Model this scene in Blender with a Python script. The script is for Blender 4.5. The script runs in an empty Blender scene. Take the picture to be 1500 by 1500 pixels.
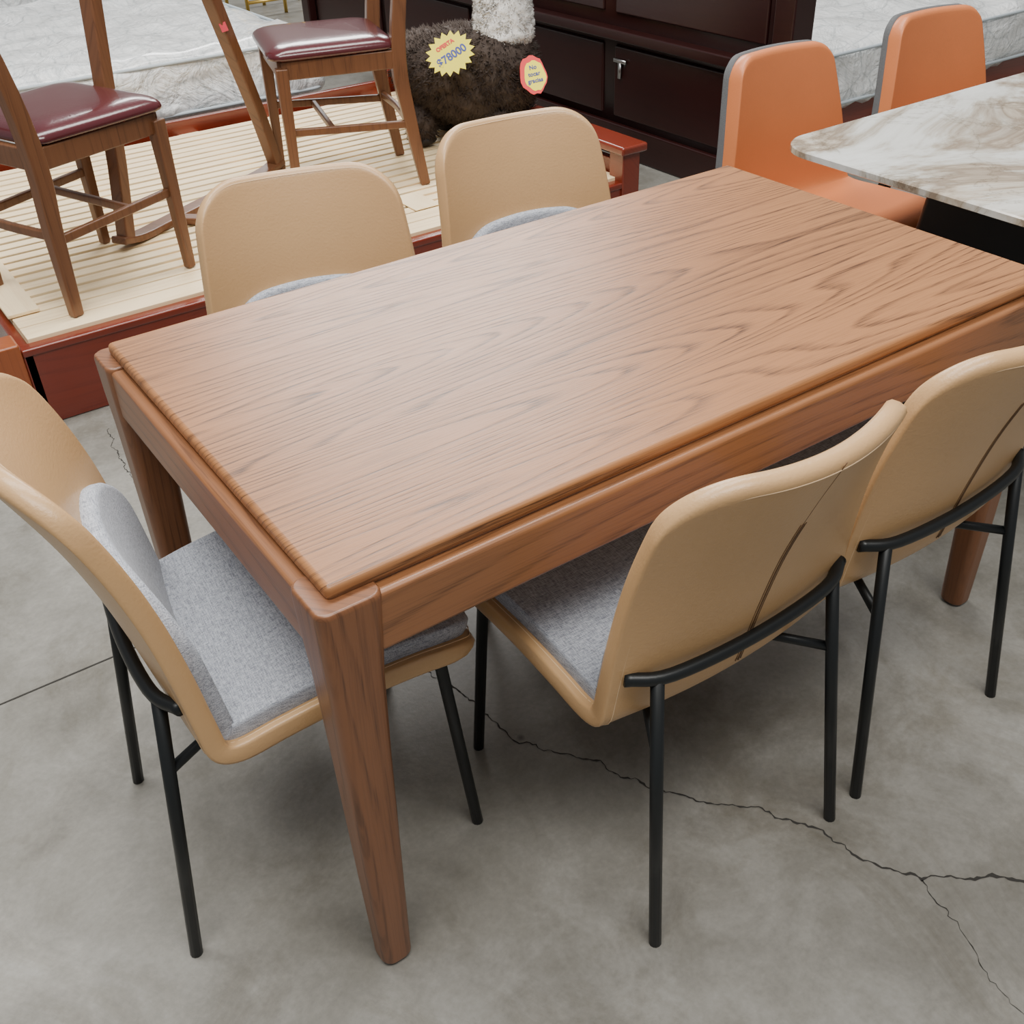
import bpy, bmesh, math, random, bisect
from mathutils import Vector, Matrix, Euler, noise
random.seed(4)
S=bpy.context.scene; COL=S.collection
# ---------------------------------------------------------------- helpers
def empty(name,loc=(0,0,0),rz=0):
    e=bpy.data.objects.new(name,None); e.location=loc; e.rotation_euler=(0,0,math.radians(rz)); COL.objects.link(e); return e
def mobj(name,bm,mat,parent=None,smooth=True,bevel=0,seg=2,sub=0,solid=0,ang=40):
    bmesh.ops.recalc_face_normals(bm,faces=bm.faces)
    me=bpy.data.meshes.new(name); bm.to_mesh(me); bm.free()
    ob=bpy.data.objects.new(name,me); COL.objects.link(ob)
    if mat: me.materials.append(mat)
    if parent: ob.parent=parent
    for p in me.polygons: p.use_smooth=smooth
    if solid:
        m=ob.modifiers.new('s','SOLIDIFY'); m.thickness=solid; m.offset=0
    if bevel:
        m=ob.modifiers.new('b','BEVEL'); m.width=bevel; m.segments=seg; m.limit_method='ANGLE'; m.angle_limit=math.radians(ang)
        m.harden_normals=False
    if sub:
        m=ob.modifiers.new('ss','SUBSURF'); m.levels=sub; m.render_levels=sub
    if smooth and bevel:
        w=ob.modifiers.new('wn','WEIGHTED_NORMAL'); w.keep_sharp=False
    return ob
def addbox(bm,x0,x1,y0,y1,z0,z1):
    vs=[bm.verts.new((x,y,z)) for z in (z0,z1) for y in (y0,y1) for x in (x0,x1)]
    for f in ((0,1,3,2),(4,6,7,5),(0,4,5,1),(1,5,7,3),(3,7,6,2),(2,6,4,0)): bm.faces.new([vs[i] for i in f])
def box(name,x0,x1,y0,y1,z0,z1,mat,parent=None,bevel=.004,**k):
    bm=bmesh.new(); addbox(bm,x0,x1,y0,y1,z0,z1); return mobj(name,bm,mat,parent,bevel=bevel,**k)
def loft(bm,secs):
    rings=[[bm.verts.new(p) for p in s] for s in secs]; n=len(rings[0])
    for a,b in zip(rings,rings[1:]):
        for i in range(n): bm.faces.new((a[i],a[(i+1)%n],b[(i+1)%n],b[i]))
    bm.faces.new(rings[0][::-1]); bm.faces.new(rings[-1])
def bar(bm,pts,sizes,up=(0,0,1)):
    pts=[Vector(p) for p in pts]; up=Vector(up); secs=[]
    for i,p in enumerate(pts):
        t=(pts[min(i+1,len(pts)-1)]-pts[max(i-1,0)]).normalized()
        a=t.cross(up)
        a=a.normalized(); b=a.cross(t).normalized(); w,h=sizes[i] if isinstance(sizes,list) else sizes
        secs.append([p+a*w/2+b*h/2,p-a*w/2+b*h/2,p-a*w/2-b*h/2,p+a*w/2-b*h/2])
    loft(bm,secs)
def tube(bm,pts,r,n=12,closed=False):
    pts=[Vector(p) for p in pts]; secs=[]; N=len(pts); prev=None
    for i,p in enumerate(pts):
        if closed: t=(pts[(i+1)%N]-pts[i-1]).normalized()
        else: t=(pts[min(i+1,N-1)]-pts[max(i-1,0)]).normalized()
        if prev is None:
            a=t.cross(Vector((0,0,1)))
            if a.length<.2: a=t.cross(Vector((1,0,0)))
        else: a=prev-t*prev.dot(t)
        a.normalize(); prev=a; b=t.cross(a); rr=r[i] if isinstance(r,list) else r
        secs.append([p+(a*math.cos(2*math.pi*k/n)+b*math.sin(2*math.pi*k/n))*rr for k in range(n)])
    if closed:
        rings=[[bm.verts.new(q) for q in s] for s in secs]
        for i in range(N):
            A,B=rings[i],rings[(i+1)%N]
            for k in range(n): bm.faces.new((A[k],A[(k+1)%n],B[(k+1)%n],B[k]))
    else: loft(bm,secs)
def spline(P,n):
    P=[Vector(p) for p in P]; P=[2*P[0]-P[1]]+P+[2*P[-1]-P[-2]]; out=[]
    m=len(P)-3
    for k in range(n+1):
        t=k/n*m; i=min(int(t),m-1); t-=i; a,b,c,d=P[i:i+4]
        out.append(.5*((2*b)+(c-a)*t+(2*a-5*b+4*c-d)*t*t+(3*b-a-3*c+d)*t**3))
    return out
# ---------------------------------------------------------------- materials
def newmat(name):
    m=bpy.data.materials.new(name); m.use_nodes=True; nt=m.node_tree; b=nt.nodes['Principled BSDF']; return m,nt,b
def N(nt,t,**k):
    n=nt.nodes.new('ShaderNode'+t)
    for a,v in k.items(): setattr(n,a,v)
    return n
def math_(nt,op,a,b=None,c=None):
    n=N(nt,'Math',operation=op)
    for i,v in enumerate((a,b,c)):
        if v is None: continue
        if isinstance(v,(int,float)): n.inputs[i].default_value=v
        else: nt.links.new(v,n.inputs[i])
    return n.outputs[0]
def ramp(nt,fac,stops,interp='LINEAR'):
    r=N(nt,'ValToRGB'); r.color_ramp.interpolation=interp; e=r.color_ramp.elements
    while len(e)<len(stops): e.new(.5)
    for x,(p,c) in zip(e,stops): x.position=p; x.color=(*c,1) if len(c)==3 else c
    nt.links.new(fac,r.inputs[0]); return r.outputs[0]
def mix(nt,f,a,b,bt='MIX'):
    m=N(nt,'Mix',data_type='RGBA',blend_type=bt)
    for i,v in ((0,f),(6,a),(7,b)):
        if isinstance(v,(int,float)): m.inputs[i].default_value=v
        elif isinstance(v,tuple): m.inputs[i].default_value=(*v,1)
        else: nt.links.new(v,m.inputs[i])
    return m.outputs[2]
def noi(nt,vec,scale,det=4,rough=.55,dist=0):
    n=N(nt,'TexNoise'); n.inputs['Scale'].default_value=scale; n.inputs['Detail'].default_value=det; n.inputs['Roughness'].default_value=rough; n.inputs['Distortion'].default_value=dist
    if vec is not None: nt.links.new(vec,n.inputs['Vector'])
    return n.outputs['Fac']
def mapscale(nt,vec,s,loc=(0,0,0)):
    m=N(nt,'Mapping'); m.inputs['Scale'].default_value=s; m.inputs['Location'].default_value=loc; nt.links.new(vec,m.inputs['Vector']); return m.outputs[0]
def bump(nt,b,h,st,dist=.01):
    n=N(nt,'Bump'); n.inputs['Strength'].default_value=st; n.inputs['Distance'].default_value=dist; nt.links.new(h,n.inputs['Height']); nt.links.new(n.outputs[0],b.inputs['Normal'])
def simple(name,col,rough=.5,metal=0,bs=0,bscale=100,var=0,coat=0):
    m,nt,b=newmat(name); b.inputs['Base Color'].default_value=(*col,1); b.inputs['Roughness'].default_value=rough; b.inputs['Metallic'].default_value=metal
    b.inputs['Coat Weight'].default_value=coat
    tc=N(nt,'TexCoord').outputs['Object']
    if var:
        f=noi(nt,tc,7,4); c=mix(nt,f,tuple(v*(1-var) for v in col),tuple(min(1,v*(1+var)) for v in col)); nt.links.new(c,b.inputs['Base Color'])
    if bs: bump(nt,b,noi(nt,tc,bscale,4),bs,.004)
    return m
def wood(name,light,dark,axis='x',board=.13,rough=.38,contrast=1.0,ring=11,coat=.15,stretch=.36):
    m,nt,b=newmat(name); tc=N(nt,'TexCoord').outputs['Object']
    s=N(nt,'SeparateXYZ'); nt.links.new(tc,s.inputs[0]); o=s.outputs
    A,B,C={'x':(o[0],o[1],o[2]),'y':(o[1],o[0],o[2]),'z':(o[2],o[0],o[1])}[axis]
    B2=math_(nt,'ADD',B,math_(nt,'MULTIPLY',C,.9))
    wn=N(nt,'TexWhiteNoise',noise_dimensions='1D'); nt.links.new(math_(nt,'FLOOR',math_(nt,'DIVIDE',B2,board)),wn.inputs['W'])
    rv=wn.outputs['Value']
    def comb(a,bb,off=True):
        c=N(nt,'CombineXYZ'); 
        nt.links.new(math_(nt,'MULTIPLY',A,a),c.inputs[0]); nt.links.new(math_(nt,'MULTIPLY',B2,bb),c.inputs[1])
        if off: nt.links.new(math_(nt,'MULTIPLY',rv,7.3),c.inputs[2])
        return c.outputs[0]
    field=noi(nt,comb(stretch,5.2),1.0,1.2,.3,.0)
    wob=noi(nt,comb(6,90,False),1.0,2,.5)
    fr=math_(nt,'FRACT',math_(nt,'ADD',math_(nt,'MULTIPLY',field,ring*2.2),math_(nt,'MULTIPLY',wob,.20)))
    rings=ramp(nt,fr,[(0,(0,0,0)),(.55,(.12,)*3),(.86,(1,1,1)),(1,(0,0,0))])
    pores=noi(nt,comb(8,380,False),1.0,3,.65)
    pr=ramp(nt,pores,[(.42,(1,1,1)),(.53,(0,0,0))])
    big=noi(nt,comb(.5,5),1.0,3,.5)
    f=math_(nt,'ADD',math_(nt,'MULTIPLY',rings,.36*contrast),math_(nt,'MULTIPLY',pr,math_(nt,'ADD',.20*contrast,math_(nt,'MULTIPLY',rings,.34*contrast))))
    f=math_(nt,'ADD',f,math_(nt,'MULTIPLY',math_(nt,'SUBTRACT',big,.5),.3))
    f=math_(nt,'ADD',f,math_(nt,'MULTIPLY',math_(nt,'SUBTRACT',rv,.5),.12))
    nt.links.new(ramp(nt,f,[(0,light),(1,dark)]),b.inputs['Base Color'])
    b.inputs['Roughness'].default_value=rough; b.inputs['Coat Weight'].default_value=coat; b.inputs['Coat Roughness'].default_value=.25
    bump(nt,b,f,.12,-.002)
    return m
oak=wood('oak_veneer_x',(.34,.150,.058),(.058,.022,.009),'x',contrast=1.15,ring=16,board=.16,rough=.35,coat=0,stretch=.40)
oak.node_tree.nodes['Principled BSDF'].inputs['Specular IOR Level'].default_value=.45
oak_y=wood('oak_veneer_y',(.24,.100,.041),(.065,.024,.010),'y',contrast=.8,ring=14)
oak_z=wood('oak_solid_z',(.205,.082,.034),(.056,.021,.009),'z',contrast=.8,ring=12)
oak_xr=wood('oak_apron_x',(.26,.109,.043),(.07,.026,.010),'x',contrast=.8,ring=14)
wal_z=wood('walnut_z',(.17,.070,.030),(.05,.018,.009),'z',contrast=.6)
wal_x=wood('walnut_x',(.18,.072,.031),(.06,.022,.010),'x',contrast=.6)
mah=wood('mahogany_x',(.17,.020,.008),(.055,.007,.004),'x',rough=.22,contrast=.4,coat=.5)
mah_y=wood('mahogany_y',(.18,.024,.010),(.06,.009,.005),'y',rough=.22,contrast=.4,coat=.5)
dmah=wood('dark_mahogany',(.024,.005,.0045),(.009,.003,.003),'y',rough=.32,contrast=.4,coat=.15)
pine=wood('pine_x',(.95,.76,.47),(.66,.43,.20),'x',board=.064,rough=.6,contrast=.6,coat=0)
pine_y=wood('pine_y',(.95,.76,.47),(.70,.46,.22),'y',board=.1,rough=.6,contrast=.5,coat=0)
tan=simple('tan_leather',(.53,.325,.155),.33,bs=.14,bscale=200,var=.06)
tan_s=simple('tan_stitch',(.70,.50,.30),.6)
seam=simple('leather_seam',(.12,.06,.025),.6)
orange=simple('orange_leather',(.58,.18,.06),.42,bs=.12,bscale=200,var=.06)
orange_s=simple('orange_seam',(.40,.115,.035),.6)
charc=simple('charcoal_fabric',(.11,.113,.118),.9,bs=.5,bscale=500)
black=simple('black_metal',(.010,.012,.013),.38,.3)
steel=simple('steel',(.5,.5,.5),.3,1)
gold=simple('gold_metal',(.8,.55,.15),.3,1)
maroon=simple('maroon_leather',(.075,.012,.016),.22,bs=.1,bscale=120,coat=.4)
white_wool=simple('white_wool',(.88,.86,.82),.95,bs=.8,bscale=60)
fur=simple('brown_fur',(.06,.042,.033),.85,bs=.8,bscale=80,var=.3)
yel=simple('yellow_card',(.95,.82,.03),.5); red=simple('red_card',(.75,.02,.02),.5); blu=simple('ink_blue',(.03,.05,.3),.5)
def fabric():
    m,nt,b=newmat('grey_fabric'); tc=N(nt,'TexCoord').outputs['Object']
    a=noi(nt,mapscale(nt,tc,(70,700,700)),1,2); c=noi(nt,mapscale(nt,tc,(700,70,700)),1,2)
    f=math_(nt,'MULTIPLY',math_(nt,'ADD',a,c),.5)
    nt.links.new(ramp(nt,f,[(.36,(.17,.185,.22)),(.62,(.48,.505,.56))]),b.inputs['Base Color']); b.inputs['Roughness'].default_value=.95
    b.inputs['Sheen Weight'].default_value=.15
    bump(nt,b,f,.5,.002); return m
grey=fabric()
def concrete():
    m,nt,b=newmat('concrete'); tc=N(nt,'TexCoord').outputs['Object']
    a=noi(nt,tc,1.2,5,.55,.3); c=noi(nt,tc,5,9,.72,.4); d=noi(nt,tc,90,3,.6); e=noi(nt,tc,2.2,8,.72,1.0)
    f=math_(nt,'ADD',math_(nt,'MULTIPLY',a,.55),math_(nt,'MULTIPLY',c,.45))
    col=ramp(nt,f,[(.34,(.135,.128,.108)),(.5,(.222,.214,.190)),(.64,(.33,.322,.295))])
    col=mix(nt,.35,col,ramp(nt,d,[(.3,(.55,.55,.55)),(.7,(1,1,1))]),'MULTIPLY')
    st=ramp(nt,e,[(.50,(1,1,1)),(.66,(.60,.57,.51))]); col=mix(nt,.75,col,st,'MULTIPLY')
    v=N(nt,'TexVoronoi'); v.inputs['Scale'].default_value=4.5; nt.links.new(tc,v.inputs['Vector'])
    sp=ramp(nt,v.outputs['Distance'],[(.02,(.3,.3,.3)),(.045,(1,1,1))]); col=mix(nt,.8,col,sp,'MULTIPLY')
    nt.links.new(col,b.inputs['Base Color'])
    nt.links.new(ramp(nt,c,[(.3,(.32,)*3),(.7,(.55,)*3)]),b.inputs['Roughness'])
    bump(nt,b,math_(nt,'ADD',c,math_(nt,'MULTIPLY',d,.3)),.15,.006); return m
conc=concrete(); crackm=simple('crack_dark',(.03,.028,.025),.95)
def plastic():
    m,nt,b=newmat('wrapped_mattress_film'); tc=N(nt,'TexCoord').outputs['Object']
    a=noi(nt,tc,5,6,.6,2.5); w=N(nt,'TexVoronoi',feature='DISTANCE_TO_EDGE'); w.inputs['Scale'].default_value=6; nt.links.new(tc,w.inputs['Vector'])
    warp=N(nt,'TexNoise'); warp.inputs['Scale'].default_value=2.5; nt.links.new(tc,warp.inputs['Vector'])
    mv=N(nt,'Mix',data_type='VECTOR'); mv.inputs[0].default_value=.25; nt.links.new(tc,mv.inputs[4]); nt.links.new(warp.outputs['Color'],mv.inputs[5])
    q=N(nt,'TexVoronoi',feature='DISTANCE_TO_EDGE'); q.inputs['Scale'].default_value=6.5; nt.links.new(mv.outputs[1],q.inputs['Vector'])
    wv=N(nt,'TexWave'); wv.inputs['Scale'].default_value=7; wv.inputs['Distortion'].default_value=6; wv.inputs['Detail Scale'].default_value=.6; nt.links.new(tc,wv.inputs['Vector'])
    col=ramp(nt,q.outputs['Distance'],[(0,(.62,.65,.66)),(.035,(.88,.90,.90)),(1,(.95,.95,.93))])
    col=mix(nt,.5,col,ramp(nt,wv.outputs['Fac'],[(0,(.74,.77,.78)),(.25,(1,1,1))]),'MULTIPLY')
    nt.links.new(col,b.inputs['Base Color'])
    b.inputs['Roughness'].default_value=.35; b.inputs['Coat Weight'].default_value=.8; b.inputs['Coat Roughness'].default_value=.08
    bump(nt,b,math_(nt,'ADD',a,math_(nt,'MULTIPLY',w.outputs['Distance'],.4)),.8,.045); return m
plast=plastic()
def marble():
    m,nt,b=newmat('sintered_stone'); tc=N(nt,'TexCoord').outputs['Object']
    a=noi(nt,mapscale(nt,tc,(1,1.3,1),(3.1,.7,0)),1.6,9,.64,.8); c=noi(nt,tc,2.6,9,.62,1.4)
    base=ramp(nt,a,[(.38,(.66,.67,.65)),(.45,(.58,.58,.55)),(.495,(.40,.36,.30)),(.53,(.25,.195,.145)),(.565,(.45,.39,.31)),(.60,(.57,.55,.50)),(.67,(.66,.66,.63))])
    vein=ramp(nt,math_(nt,'ABSOLUTE',math_(nt,'SUBTRACT',c,.5)),[(0,(.50,.47,.43)),(.010,(.9,.9,.89)),(.025,(1,1,1))])
    nt.links.new(mix(nt,.65,base,vein,'MULTIPLY'),b.inputs['Base Color']); b.inputs['Roughness'].default_value=.10
    return m
marb=marble()
# ---------------------------------------------------------------- room
floor=box('floor',-6,12,-6,12,-.1,0,conc,bevel=0,smooth=False)
wallm=simple('painted_wall',(.62,.62,.60),.8,bs=.1,bscale=20)
box('wall_back',-6,12,12,12.15,0,5,wallm,bevel=0,smooth=False)
box('wall_right',12,12.15,-6,12,0,5,wallm,bevel=0,smooth=False)
def crack(name,pts,w0,w1,jit=.012,n=14):
    P=[]
    for (a,b) in zip(pts,pts[1:]):
        a=Vector((*a,0)); b=Vector((*b,0)); t=(b-a).normalized(); nn=Vector((-t.y,t.x,0)); m=max(2,int((b-a).length/.006))
        for k in range(m):
            q=a.lerp(b,k/m); q+=nn*jit*(noise.noise(q*22)+.5*noise.noise(q*70)+.35*noise.noise(q*170)); P.append(q)
    P.append(Vector((*pts[-1],0))); bm=bmesh.new(); prev=None
    for i,q in enumerate(P):
        t=(P[min(i+1,len(P)-1)]-P[max(i-1,0)]).normalized(); nn=Vector((-t.y,t.x,0))
        w=(w0+(w1-w0)*i/len(P))*(.35+abs(noise.noise(q*60))*2.6)
        cur=(bm.verts.new(q+nn*w/2+Vector((0,0,.0008))),bm.verts.new(q-nn*w/2+Vector((0,0,.0008))))
        if prev: bm.faces.new((prev[0],cur[0],cur[1],prev[1]))
        prev=cur
    return mobj(name,bm,crackm,floor,smooth=False)
crack('crack_1',[(.38,.52),(.406,.356),(.415,.24),(.489,.147),(.53,.05),(.584,-.045),(.657,-.124),(.718,-.226),(.730,-.304),(.774,-.393),(.847,-.431),(.906,-.491),(1.05,-.56)],.0014,.0050)
crack('crack_2',[(.774,-.393),(.755,-.46),(.718,-.559),(.70,-.64)],.0014,.0008)
crack('crack_3',[(.16,1.9),(.139,1.768),(.13,1.6),(.111,1.388),(.14,1.2)],.0022,.0013)
bm=bmesh.new(); addbox(bm,-6,12,.948,.952,.0002,.0010); mobj('control_joint',bm,crackm,floor,smooth=False)
# ---------------------------------------------------------------- dining table
L,W=1.419,.80
T=empty('dining_table')
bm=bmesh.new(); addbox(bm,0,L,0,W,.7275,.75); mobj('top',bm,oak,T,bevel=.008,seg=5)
for nm,a in (('apron_front',(.05,L-.05,-.018,.012)),('apron_back',(.05,L-.05,W-.012,W+.018))):
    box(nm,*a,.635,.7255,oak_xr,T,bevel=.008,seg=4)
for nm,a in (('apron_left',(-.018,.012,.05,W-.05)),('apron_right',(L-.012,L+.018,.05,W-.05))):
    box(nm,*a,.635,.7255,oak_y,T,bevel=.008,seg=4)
box('subframe',.006,L-.006,.006,W-.006,.70,.7285,oak_xr,T,bevel=0)
box('centre_rail',L/2-.03,L/2+.03,.012,W-.012,.64,.70,oak_y,T)
def leg(name,cx,cy,sx,sy):
    bm=bmesh.new(); secs=[]
    for z,sz,off in ((.004,.046,-.012),(.01,.05,-.014),(.2,.058,-.017),(.45,.068,-.019),(.60,.076,-.021),(.66,.083,-.023),(.722,.088,-.024),(.728,.086,-.023),(.731,.080,-.020)):
        x0,y0=off,off; s=[]; r=.017
        for (px,py,a0) in ((sz-r,sz-r,0),(r,sz-r,90),(r,r,180),(sz-r,r,270)):
            for k in range(7):
                a=math.radians(a0+k*15); s.append(Vector((cx+sx*(x0+px+r*math.cos(a)),cy+sy*(y0+py+r*math.sin(a)),z)))
        secs.append(s)
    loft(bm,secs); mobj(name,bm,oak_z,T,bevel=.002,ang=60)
    bm=bmesh.new(); tube(bm,[(cx+sx*.012,cy+sy*.012,0),(cx+sx*.012,cy+sy*.012,.005)],.018,16); mobj(name+'_glide',bm,steel,T)
leg('leg_1',0,0,1,1); leg('leg_2',L,0,-1,1); leg('leg_3',0,W,1,-1); leg('leg_4',L,W,-1,-1)
# ---------------------------------------------------------------- upholstered shell chairs
PROF=[(.262,.392),(.252,.414),(.20,.435),(.07,.432),(-.04,.416),(-.115,.402),(-.152,.420),(-.168,.475),(-.187,.56),(-.213,.66),(-.247,.755),(-.285,.846)]
class Shell:
    def __init__(s,prof,w_seat,w_bend,w_top,wrap,pw=1.0):
        pts=spline([(0,*p) for p in prof],240); s.P=pts; s.l=[0]
        for a,b in zip(pts,pts[1:]): s.l.append(s.l[-1]+(b-a).length)
        s.L=s.l[-1]; s.ws,s.wb,s.wt,s.wrap,s.pw=w_seat,w_bend,w_top,wrap,pw
    def at(s,d):
        d=max(0,min(s.L,d)); i=min(max(bisect.bisect(s.l,d)-1,0),len(s.P)-2); t=(d-s.l[i])/(s.l[i+1]-s.l[i]); return s.P[i].lerp(s.P[i+1],t),(s.P[i+1]-s.P[i]).normalized()
    def hw(s,d):
        f=d/s.L
        if f<.45: return s.ws+(s.wb-s.ws)*(f/.45)
        g=(f-.45)/.55; return s.wb+(s.wt-s.wb)*g**1.4
    def pt(s,u,d,w=None,off=0):
        p,t=s.at(d); w=s.hw(d) if w is None else w
        n=Vector((0,t.z,-t.y))
        k=(u*w/s.wb)**2; f=max(0,min(1,(d/s.L-.42)/.58))
        q=Vector((u*w,p.y,p.z))+n*(k*(.012+(s.wrap-.012)*f**s.pw)+off); return q
def ends(sh,d0,d1,inset,r0,r1,u,c0,c1):
    def cut(w,r,pw=2.1):
        x=(abs(u)*w-(w-r))/r
        return 0 if x<=0 else r*(1-(1-min(1,x)**pw)**(1/pw))
    w0=sh.hw(d0)-inset; w1=sh.hw(d1-r1)-inset
    return d0+cut(w0,r0)+c0*u*u, d1-cut(w1,r1)-c1*u*u
def sheet(name,sh,d0,d1,inset,r0,r1,off,thick,mat,par,crown=0,nu=36,nd=44,crown0=0,sub=1):
    bm=bmesh.new(); V=[]
    for j in range(nd+1):
        t=j/nd; row=[]
        for i in range(nu+1):
            u=-math.cos(math.pi*i/nu); u=.75*u+.25*(-1+2*i/nu)
            a,b=ends(sh,d0,d1,inset,r0,r1,u,crown0,crown)
            d=a+(b-a)*t; row.append(bm.verts.new(sh.pt(u,d,sh.hw(d)-inset,off)))
        V.append(row)
    for j in range(nd):
        for i in range(nu): bm.faces.new((V[j][i],V[j][i+1],V[j+1][i+1],V[j+1][i]))
    mobj(name,bm,mat,par,solid=thick,sub=sub)
def shell_chair(x,y,rz,cush=.742,top=None):
    E=empty('dining_chair',(x,y,0),rz)
    sh=Shell(PROF[:-1]+[top] if top else PROF,.245,.236,.198,.076)
    R0,R1,C0,C1=.075,.090,.012,.012
    sheet('shell',sh,0,sh.L,0,R0,R1,0,.030,tan,E,crown=C1,crown0=C0)
    for nm,off in (('stitching_outer',-.0148),('stitching_inner',.0148)):
        bm=bmesh.new(); ins=.014
        loop=[]
        for k in range(61):
            u=-math.cos(math.pi*k/60); a,b=ends(sh,ins,sh.L-ins,ins,R0-ins,R1-ins,u,C0,C1); loop.append(sh.pt(u,b,sh.hw(b)-ins,off))
        a1,b1=ends(sh,ins,sh.L-ins,ins,R0-ins,R1-ins,1,C0,C1)
        loop+=[sh.pt(1,b1+(a1-b1)*k/50,sh.hw(b1+(a1-b1)*k/50)-ins,off) for k in range(1,50)]
        for k in range(61):
            u=math.cos(math.pi*k/60); a,b=ends(sh,ins,sh.L-ins,ins,R0-ins,R1-ins,u,C0,C1); loop.append(sh.pt(u,a,sh.hw(a)-ins,off))
        loop+=[sh.pt(-1,a1+(b1-a1)*k/50,sh.hw(a1+(b1-a1)*k/50)-ins,off) for k in range(1,50)]
        tube(bm,loop,.0010,5,closed=True); mobj(nm,bm,tan_s,E)
    bm=bmesh.new(); a=[sh.pt(0,sh.L*(.52+.34*k/14),None,-.0148) for k in range(15)]
    for sx in (-.005,.005): tube(bm,[p+Vector((sx,0,0)) for p in a],.0010,5)
    tube(bm,a,.0016,6); mobj('back_seam',bm,seam,E)
    bm=bmesh.new(); a=[sh.pt(0,sh.L*(.86+.14*k/8),None,-.0146) for k in range(9)]; tube(bm,a,.0008,5); mobj('back_seam_upper',bm,seam,E)
    sheet('seat_cushion',sh,.020,sh.L*cush,.020,.06,.11,.022,.034,grey,E,crown=.03,crown0=.010)
    bm=bmesh.new(); R=.0100
    tube(bm,spline([(-.212,-.166,.512),(-.15,-.194,.508),(0,-.204,.506),(.15,-.194,.508),(.212,-.166,.512)],24),R)
    for s in (-1,1):
        tube(bm,[(s*.20,-.25,0),(s*.172,-.188,.508)],R)
        tube(bm,[(s*.20,.25,0),(s*.192,.212,.395),(s*.19,.205,.402)],R)
        tube(bm,[(s*.19,.21,.395),(s*.170,.0,.388),(s*.10,-.08,.372),(s*.178,-.201,.380)],.008)
    tube(bm,[(-.19,.21,.395),(.19,.21,.395)],.008)
    mobj('frame',bm,black,E)
    return E
shell_chair(.55,.03,0); shell_chair(1.02,.04,1)
shell_chair(.027,.365,-96,.775,(-.302,.872))
shell_chair(.44,.875,165,.755); shell_chair(1.035,.900,173,.755)
# orange chairs
def orange_chair(x,y,rz):
    E=empty('upholstered_chair',(x,y,0),rz)
    prof=[(.25,.43),(.24,.455),(.18,.47),(.03,.462),(-.07,.455),(-.12,.462),(-.15,.50),(-.165,.57),(-.18,.66),(-.20,.76),(-.222,.87)]
    sh=Shell(prof,.23,.235,.165,.045)
    sheet('outer_shell',sh,0,sh.L,0,.07,.05,-.012,.024,charc,E,crown=.008)
    sheet('inner_padding',sh,.01,sh.L-.004,.006,.07,.05,.016,.044,orange,E,crown=.008)
    bm=bmesh.new(); tube(bm,[sh.pt(0,sh.L*(.52+.46*k/14),None,.0370) for k in range(15)],.0009,5); mobj('seam',bm,orange_s,E)
    bm=bmesh.new()
    for s in (-1,1):
        for t in (-1,1): bar(bm,[(s*.21,t*.22,0),(s*.15,t*.12,.43)],[(.02,.02),(.03,.03)],up=(0,1,0))
    bar(bm,[(-.15,.12,.425),(.15,.12,.425)],(.03,.02)); bar(bm,[(-.15,-.12,.425),(.15,-.12,.425)],(.03,.02))
    mobj('legs',bm,black,E,bevel=.002)
orange_chair(1.93,.955,177); orange_chair(2.60,.985,174)
# ---------------------------------------------------------------- stone table
M=empty('stone_top_table')
def rrect(x0,x1,y0,y1,r,z,n=8):
    o=[]
    for cx,cy,a0 in ((x1-r,y1-r,0),(x0+r,y1-r,90),(x0+r,y0+r,180),(x1-r,y0+r,270)):
        for k in range(n+1):
            a=math.radians(a0+90*k/n); o.append(Vector((cx+r*math.cos(a),cy+r*math.sin(a),z)))
    return o
bm=bmesh.new(); loft(bm,[rrect(1.60,3.2,-.08,.82,.09,.738),rrect(1.592,3.208,-.088,.828,.098,.742),rrect(1.592,3.208,-.088,.828,.098,.755),rrect(1.595,3.205,-.085,.825,.095,.758)]); mobj('stone_top',bm,marb,M,bevel=0,smooth=False)
bm=bmesh.new(); loft(bm,[rrect(1.70,3.10,.02,.72,.05,.715),rrect(1.66,3.14,-.02,.76,.05,.738)]); mobj('under_frame',bm,black,M,smooth=False)
bm=bmesh.new()
for xa,xb in ((1.86,2.02),(2.94,2.78)):
    loft(bm,[rrect(xa-.03,xa+.03,.20,.66,.02,.0),rrect(xb-.08,xb+.08,.22,.62,.02,.715)])
addbox(bm,1.86,2.94,.39,.47,.06,.12)
mobj('pedestal',bm,black,M,bevel=.003)
# ---------------------------------------------------------------- slatted bed
Bd=empty('slatted_bed_frame')
BX0,BX1,BY0,BY1=.02,2.18,2.03,3.80
box('rail_front',BX0,BX1,BY0,BY0+.03,.0,.235,mah,Bd,bevel=.006,seg=3)
box('rail_front_cap',BX0,BX1,BY0-.006,BY0+.04,.215,.238,mah,Bd,bevel=.006,seg=3)
box('rail_back',BX0,BX1,BY1-.03,BY1,.05,.29,mah,Bd,bevel=.006)
box('end_board_left',BX0-.0,BX0+.03,BY0,BY1,.02,.23,mah_y,Bd)
for i,(x,y) in enumerate(((BX1,BY0-.01),(BX1,BY1-.06))): box('post_%d'%(i+1),x-.03,x+.05,y,y+.08,0,.34,mah_y,Bd,bevel=.006,seg=3)
box('foot_board',BX1-.0,BX1+.03,BY0+.05,BY1-.05,.05,.30,mah_y,Bd)
box('foot_board_cap',BX1-.05,BX1+.07,BY0-.03,BY1+.03,.34,.372,mah_y,Bd,bevel=.01,seg=3)
hp=wood('headpost_wood',(.30,.08,.025),(.12,.03,.012),'z',rough=.3,contrast=.4)
for i,y in enumerate((BY0-.01,BY1-.07)): box('head_post_%d'%(i+1),BX0-.09,BX0-.0,y,y+.09,0,.26,hp,Bd,bevel=.008)
bm=bmesh.new(); y=BY0+.21
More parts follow.
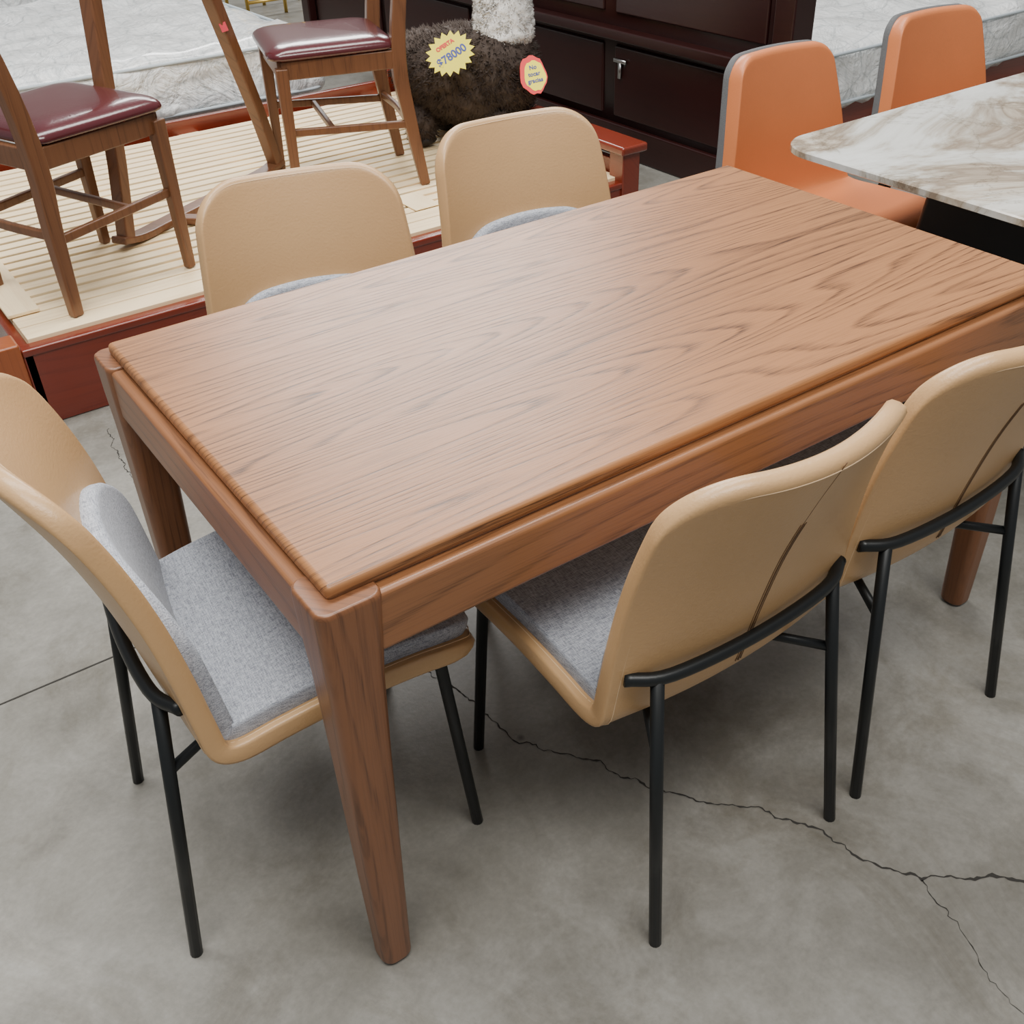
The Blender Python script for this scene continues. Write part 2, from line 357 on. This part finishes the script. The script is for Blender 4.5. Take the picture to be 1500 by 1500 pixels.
while y<BY1-.1:
    dz=random.uniform(-.001,.001); addbox(bm,BX0+.06,BX1-.02,y,y+.046,.232+dz,.250+dz); y+=.064
mobj('slats',bm,pine,Bd,bevel=.002)
bm=bmesh.new(); addbox(bm,BX0+.03,BX1-.01,BY0+.035,BY0+.12,.232,.250); addbox(bm,BX0+.03,BX1-.01,BY0+.125,BY0+.20,.232,.250); mobj('edge_boards',bm,pine,Bd,bevel=.002)
bm=bmesh.new()
for x in (.05,.55,1.12,1.50,2.05): addbox(bm,x,x+.09,BY0+.03,BY1-.03,.205,.2312)
addbox(bm,.04,.13,BY0+.2,BY1-.05,.2515,.262); addbox(bm,1.40,1.50,BY0+.2,BY0+.36,.2515,.256)
mobj('cross_boards',bm,pine_y,Bd,bevel=.002)
bm=bmesh.new()
for x in (.5,1.1,1.7): addbox(bm,x,x+.05,2.9,2.95,0,.205)
mobj('centre_feet',bm,pine_y,Bd)
# ---------------------------------------------------------------- wooden chairs on the bed
def wood_chair(x,y,rz,z0,rake):
    E=empty('wooden_chair',(x,y,z0),rz); bm=bmesh.new(); h=.03
    for s in (-1,1):
        bar(bm,[(s*.205,.205,0),(s*.20,.20,.42+h)],[(.028,.028),(.042,.042)],up=(0,1,0))
        bar(bm,spline([(s*.19,-.20-rake,0),(s*.19,-.205-rake*.25,.25),(s*.19,-.20,.43),(s*.188,-.225,.65),(s*.185,-.29,.95)],14),[(.03+.012*math.sin(math.pi*k/14),.034+.016*math.sin(math.pi*k/14)) for k in range(15)],up=(0,1,0))
        bar(bm,[(s*.195,-.21,.41+h),(s*.195,.20,.41+h)],(.024,.06))
        bar(bm,[(s*.195,-.215,.19+h),(s*.2,.20,.21+h)],(.018,.026))
    bar(bm,[(-.2,.20,.41+h),(.2,.20,.41+h)],(.024,.06)); bar(bm,[(-.19,-.20,.41+h),(.19,-.20,.41+h)],(.024,.06))
    bar(bm,spline([(-.19,-.212,.235),(0,-.222,.235),(.19,-.212,.235)],8),(.018,.026))
    bar(bm,[(-.2,.05,.20+h),(.2,.05,.20+h)],(.018,.024))
    mobj('frame',bm,wal_z,E,bevel=.005,seg=3)
    bm=bmesh.new(); 
    for zc,yc,hh in ((.88,-.272,.11),(.72,-.238,.05)):
        bar(bm,spline([(-.185,yc,zc),(0,yc-.03,zc),(.185,yc,zc)],10),(.022,hh))
    mobj('back_rails',bm,wal_x,E,bevel=.005)
    bm=bmesh.new()
    def sec(i,z): 
        return [Vector((p.x*(1-.06*(p.y<0)),p.y,z+.028+h)) for p in rrect(-.228+i,.228-i,-.20+i,.24-i,.05,z,6)]
    loft(bm,[sec(.012,.408),sec(.0,.418),sec(0,.432),sec(.012,.447),sec(.04,.458),sec(.09,.463)]); mobj('seat',bm,maroon,E,sub=1)
wood_chair(.335,2.385,-69,.2515,.01)
wood_chair(1.38,2.715,74,.2515,.06)
# trestle table base
Tr=empty('trestle_table_base')
bm=bmesh.new()
bar(bm,[(.50,2.56,.27),(.54,2.60,.5),(.60,2.63,1.10)],[(.05,.04),(.05,.042),(.055,.045)],up=(.9,.45,0))
bar(bm,[(1.22,2.97,.27),(1.16,2.93,.5),(.98,2.83,1.10)],[(.05,.04),(.05,.042),(.055,.045)],up=(.9,.45,0))
bar(bm,spline([(.47,2.545,.285),(.56,2.60,.265),(.70,2.68,.2645),(1.0,2.85,.2645),(1.16,2.94,.265),(1.24,2.98,.285)],20),(.06,.024))
bar(bm,[(.58,2.61,1.10),(1.02,2.86,1.10)],(.06,.04))
bar(bm,spline([(.70,2.68,.2645),(.78,2.60,.2645),(.84,2.48,.2645)],8),(.05,.024))
mobj('frame',bm,wal_z,Tr,bevel=.006,seg=3)
bm=bmesh.new(); addbox(bm,-.011,.011,-.004,.004,-.014,.014)
o=mobj('sticker',bm,simple('pink_sticker',(.85,.08,.12),.5),Tr,smooth=False); o.location=(1.064,2.850,.80); o.rotation_euler=(0,-.25,-.5)
# ---------------------------------------------------------------- mattresses
def mattress(x0,x1,y0,y1,z0,z1,seed):
    E=empty('wrapped_mattress'); bm=bmesh.new(); addbox(bm,x0,x1,y0,y1,z0,z1)
    bmesh.ops.subdivide_edges(bm,edges=bm.edges,cuts=44,use_grid_fill=True)
    c=Vector(((x0+x1)/2,(y0+y1)/2,(z0+z1)/2)); h=Vector(((x1-x0)/2,(y1-y0)/2,(z1-z0)/2)); r=.07
    for v in bm.verts:
        d=v.co-c; q=Vector([max(-h[i]+r,min(h[i]-r,d[i])) for i in range(3)]); e=d-q
        if e.length>0: e=e.normalized()*r
        p=c+q+e; n=noise.noise(p*4+Vector((seed,0,0)))*.03+noise.noise(p*13)*.012+abs(noise.noise(p*8+Vector((3,1,seed))))*.02
        p+=e.normalized()*n if e.length else Vector()
        v.co=p
    mobj('mattress',bm,plast,E)
    bm=bmesh.new()
    for z in (z0+.035,z1-.03): tube(bm,rrect(x0-.004,x1+.004,y0-.004,y1+.004,.08,z),.008,8,closed=True)
    mobj('piping',bm,simple('piping%d'%seed,(.45,.51,.55),.5),E)
    box('base',x0+.05,x1-.05,y0+.05,y1-.05,0,z0+.02,mah,E)
mattress(-1.2,1.95,4.0,5.9,.22,.50,1); mattress(-1.5,2.0,6.15,8.0,.25,.60,5)
mattress(3.02,5.6,2.32,4.3,.16,.44,9)
mattress(3.4,6.4,4.7,6.6,.2,.6,12)
# ---------------------------------------------------------------- dark headboard
H=empty('mahogany_headboard'); HX=2.84
def hb(n,y0,y1,z0,z1,x0=HX,x1=HX+.05,m=dmah,bv=.008): box(n,x0,x1,y0,y1,z0,z1,m,H,bevel=bv,seg=3)
hb('panel',1.98,5.95,.08,1.30,HX+.02,HX+.05,bv=.0)
hb('post_1',1.88,1.98,0,1.4,HX-.03,HX+.08); hb('post_2',5.95,6.05,0,1.4,HX-.03,HX+.08); hb('mid_post',3.95,4.05,.0,1.34)
hb('ledge',1.98,5.95,.50,.545,HX-.035,HX+.03); hb('top_cap',1.85,6.08,1.34,1.40,HX-.05,HX+.10)
hb('bottom_rail',1.98,5.95,.0,.14)
for i,(a,b) in enumerate(((2.04,2.92),(3.0,3.9),(4.1,5.0),(5.06,5.9))):
    hb('raised_panel_low_%d'%i,a,b,.17,.47,HX+.008); hb('raised_panel_high_%d'%i,a,b,.60,1.28,HX+.008)
bm=bmesh.new(); addbox(bm,HX-.006,HX+.002,2.83,2.91,.405,.42); addbox(bm,HX-.006,HX+.002,2.862,2.878,.34,.405); mobj('metal_bracket',bm,steel,H)
# ---------------------------------------------------------------- plush alpaca stool
Pl=empty('plush_alpaca_stool',(2.0,2.78,.252),-58)
def ell(c,r): return (Vector(c),Vector(r))
parts=[ell((0,0,.26),(.28,.19,.18)),ell((.12,0,.30),(.15,.17,.17)),ell((-.2,0,.27),(.12,.14,.14))]+[ell((sx*.17,sy*.11,.08),(.06,.06,.075)) for sx in (-1,1) for sy in (-1,1)]+[ell((-.31,0,.34),(.05,.05,.06))]
def blob(name,parts,mat,par,amp):
    bm=bmesh.new()
    for c,r in parts:
        bmesh.ops.create_uvsphere(bm,u_segments=32,v_segments=20,radius=1,matrix=Matrix.Translation(c)@Matrix.Diagonal((*r,1)))
    ob=mobj(name,bm,mat,par); m=ob.modifiers.new('r','REMESH'); m.mode='VOXEL'; m.voxel_size=.011; m.use_smooth_shade=True
    t=bpy.data.textures.new(name,'CLOUDS'); t.noise_scale=.035; d=ob.modifiers.new('d','DISPLACE'); d.texture=t; d.strength=amp; d.mid_level=.5
    return ob
def tufts(name,parts,mat,par,n,ln,wd,curl):
    bm=bmesh.new(); tot=[r.x*r.y+r.y*r.z for c,r in parts]
    for _ in range(n):
        c,r=random.choices(parts,tot)[0]; v=Vector([random.gauss(0,1) for _ in range(3)]).normalized(); p=c+Vector((v.x*r.x,v.y*r.y,v.z*r.z))
        if any(sum(((p[i]-c2[i])/(r2[i]))**2 for i in range(3))<.93 for c2,r2 in parts if c2!=c) or p.z<.035: continue
        nrm=Vector((v.x/r.x,v.y/r.y,v.z/r.z)).normalized(); d=(nrm+Vector([random.gauss(0,curl) for _ in range(3)])+Vector((0,0,-.5))).normalized()
        a=d.orthogonal().normalized()*wd; b=d.cross(a); l=ln*random.uniform(.6,1.3)
        base=[bm.verts.new(p-nrm*.01+a*math.cos(k*2.094)+b*math.sin(k*2.094)) for k in range(3)]; tip=bm.verts.new(p+d*l)
        for k in range(3): bm.faces.new((base[k],base[(k+1)%3],tip))
    mobj(name,bm,mat,par,smooth=True)
blob('body',parts,fur,Pl,.03); tufts('body_fur',parts,fur,Pl,16000,.022,.005,.7)
nk=[ell((.15,0,.42+.028*k),(.116-.002*k,.116-.002*k,.07)) for k in range(17)]+[ell((.20,0,.90),(.15,.10,.10))]
blob('neck_wool',nk,white_wool,Pl,.035)
tufts('neck_curls',nk,white_wool,Pl,30000,.008,.006,.9)
blob('muzzle_ears',[ell((.33,0,.88),(.06,.055,.05)),ell((.15,.08,1.02),(.02,.025,.07)),ell((.15,-.08,1.02),(.02,.025,.07))],white_wool,Pl,.005)
blob('hooves',[ell((sx*.17,sy*.11,.025),(.055,.055,.024)) for sx in (-1,1) for sy in (-1,1)],simple('hoof',(.02,.015,.012),.6),Pl,.001)
bm=bmesh.new(); 
for s in (-1,1): bmesh.ops.create_uvsphere(bm,u_segments=12,v_segments=8,radius=.012,matrix=Matrix.Translation((.29,s*.075,.94)))
mobj('eyes',bm,black,Pl)
def tag(name,loc,rx,ry,rz,pts,mat,texts,size=.05,roll=0):
    E=bpy.data.objects.new(name,None); COL.objects.link(E); E.location=loc
    E.rotation_euler=(Euler((rx,ry,rz)).to_matrix()@Matrix.Rotation(roll,3,'Z')).to_euler()
    bm=bmesh.new(); loft(bm,[[Vector((x,y,-.001)) for x,y in pts],[Vector((x,y,.001)) for x,y in pts]]); mobj('card',bm,mat,E,smooth=False)
    for i,(t,x,y,sz,m) in enumerate(texts):
        c=bpy.data.curves.new('price_text','FONT'); c.body=t; c.size=sz; c.align_x='CENTER'; c.extrude=.0004; c.offset=.0009; c.materials.append(m)
        o=bpy.data.objects.new('lettering_%d'%i,c); o.parent=E; o.location=(x,y,.002); COL.objects.link(o)
    return E
star=[((.094 if k%2==0 else .076)*math.cos(math.pi*k/18),(.080 if k%2==0 else .062)*math.sin(math.pi*k/18)) for k in range(36)]
tag('price_tag',(1.80,2.592,.645),math.radians(55),math.radians(-8),math.radians(-25),star,yel,[('OFERTA',0,.028,.020,red),('$78000',0,-.022,.040,blu)],roll=.36)
blob2=[(.05*math.cos(2*math.pi*k/24)*(1+.06*math.sin(5*k)),.07*math.sin(2*math.pi*k/24)*(1+.05*math.cos(4*k))) for k in range(24)]
t2=tag('price_tag',(2.06,2.44,.555),math.radians(60),0,math.radians(-30),blob2,red,[],roll=.15)
bm=bmesh.new(); p=[(x*.80+.006,y*.78-.004) for x,y in blob2]; loft(bm,[[Vector((x,y,.001)) for x,y in p],[Vector((x,y,.002)) for x,y in p]]); mobj('card_face',bm,yel,t2,smooth=False)
for i,(t,yy) in enumerate((('No',.020),('tocar',-.004),('gracias',-.028))):
    c=bpy.data.curves.new('note_text','FONT'); c.body=t; c.size=.021; c.align_x='CENTER'; c.extrude=.0004; c.offset=.0005; c.materials.append(blu)
    o=bpy.data.objects.new('lettering_%d'%i,c); o.parent=t2; o.location=(.004,yy,.003); COL.objects.link(o)
G=empty('gold_display_rack',(3.2,7.4,0)); bm=bmesh.new()
for x in (-.3,0,.3):
    for y in (-.2,.2): tube(bm,[(x,y,0),(x,y,1.2)],.014,8)
for z in (.1,.5,.9,1.2):
    for y in (-.2,.2): tube(bm,[(-.3,y,z),(.3,y,z)],.012,8)
mobj('frame',bm,gold,G)
# ---------------------------------------------------------------- light
w=bpy.data.worlds.new('w'); S.world=w; w.use_nodes=True; bg=w.node_tree.nodes['Background']; bg.inputs[0].default_value=(.98,.985,1,1); bg.inputs[1].default_value=.34
def area(name,loc,target,size,power,col=(1,1,1)):
    l=bpy.data.lights.new(name,'AREA'); l.shape='RECTANGLE'; l.size,l.size_y=size; l.energy=power; l.color=col
    o=bpy.data.objects.new(name,l); o.location=loc; o.rotation_euler=(Vector(target)-Vector(loc)).to_track_quat('-Z','Y').to_euler(); COL.objects.link(o)
area('skylight_1',(1.0,2.2,5.4),(1.0,1.8,0),(6,1.4),460,(1,.98,.94))
area('skylight_2',(-.2,-1.4,5.0),(.8,.8,0),(4,1.4),265,(1,.97,.92))
area('skylight_3',(4.8,8.6,5.2),(1.0,1.5,.5),(4,2.2),480,(1,.99,.97))
# ---------------------------------------------------------------- camera
cd=bpy.data.cameras.new('camera'); co=bpy.data.objects.new('camera',cd); COL.objects.link(co); S.camera=co
cd.sensor_width=36; cd.lens=1543.6/1500*36; cd.clip_start=.02
yaw,pitch,roll=.5878,.6223,-.0409
fw=Vector((math.cos(pitch)*math.sin(yaw),math.cos(pitch)*math.cos(yaw),-math.sin(pitch)))
r0=Vector((math.cos(yaw),-math.sin(yaw),0)); u0=r0.cross(fw)
r=r0*math.cos(roll)+u0*math.sin(roll); u=-r0*math.sin(roll)+u0*math.cos(roll)
co.matrix_world=Matrix(((r.x,u.x,-fw.x,-.3364),(r.y,u.y,-fw.y,-.8960),(r.z,u.z,-fw.z,1.5170),(0,0,0,1)))
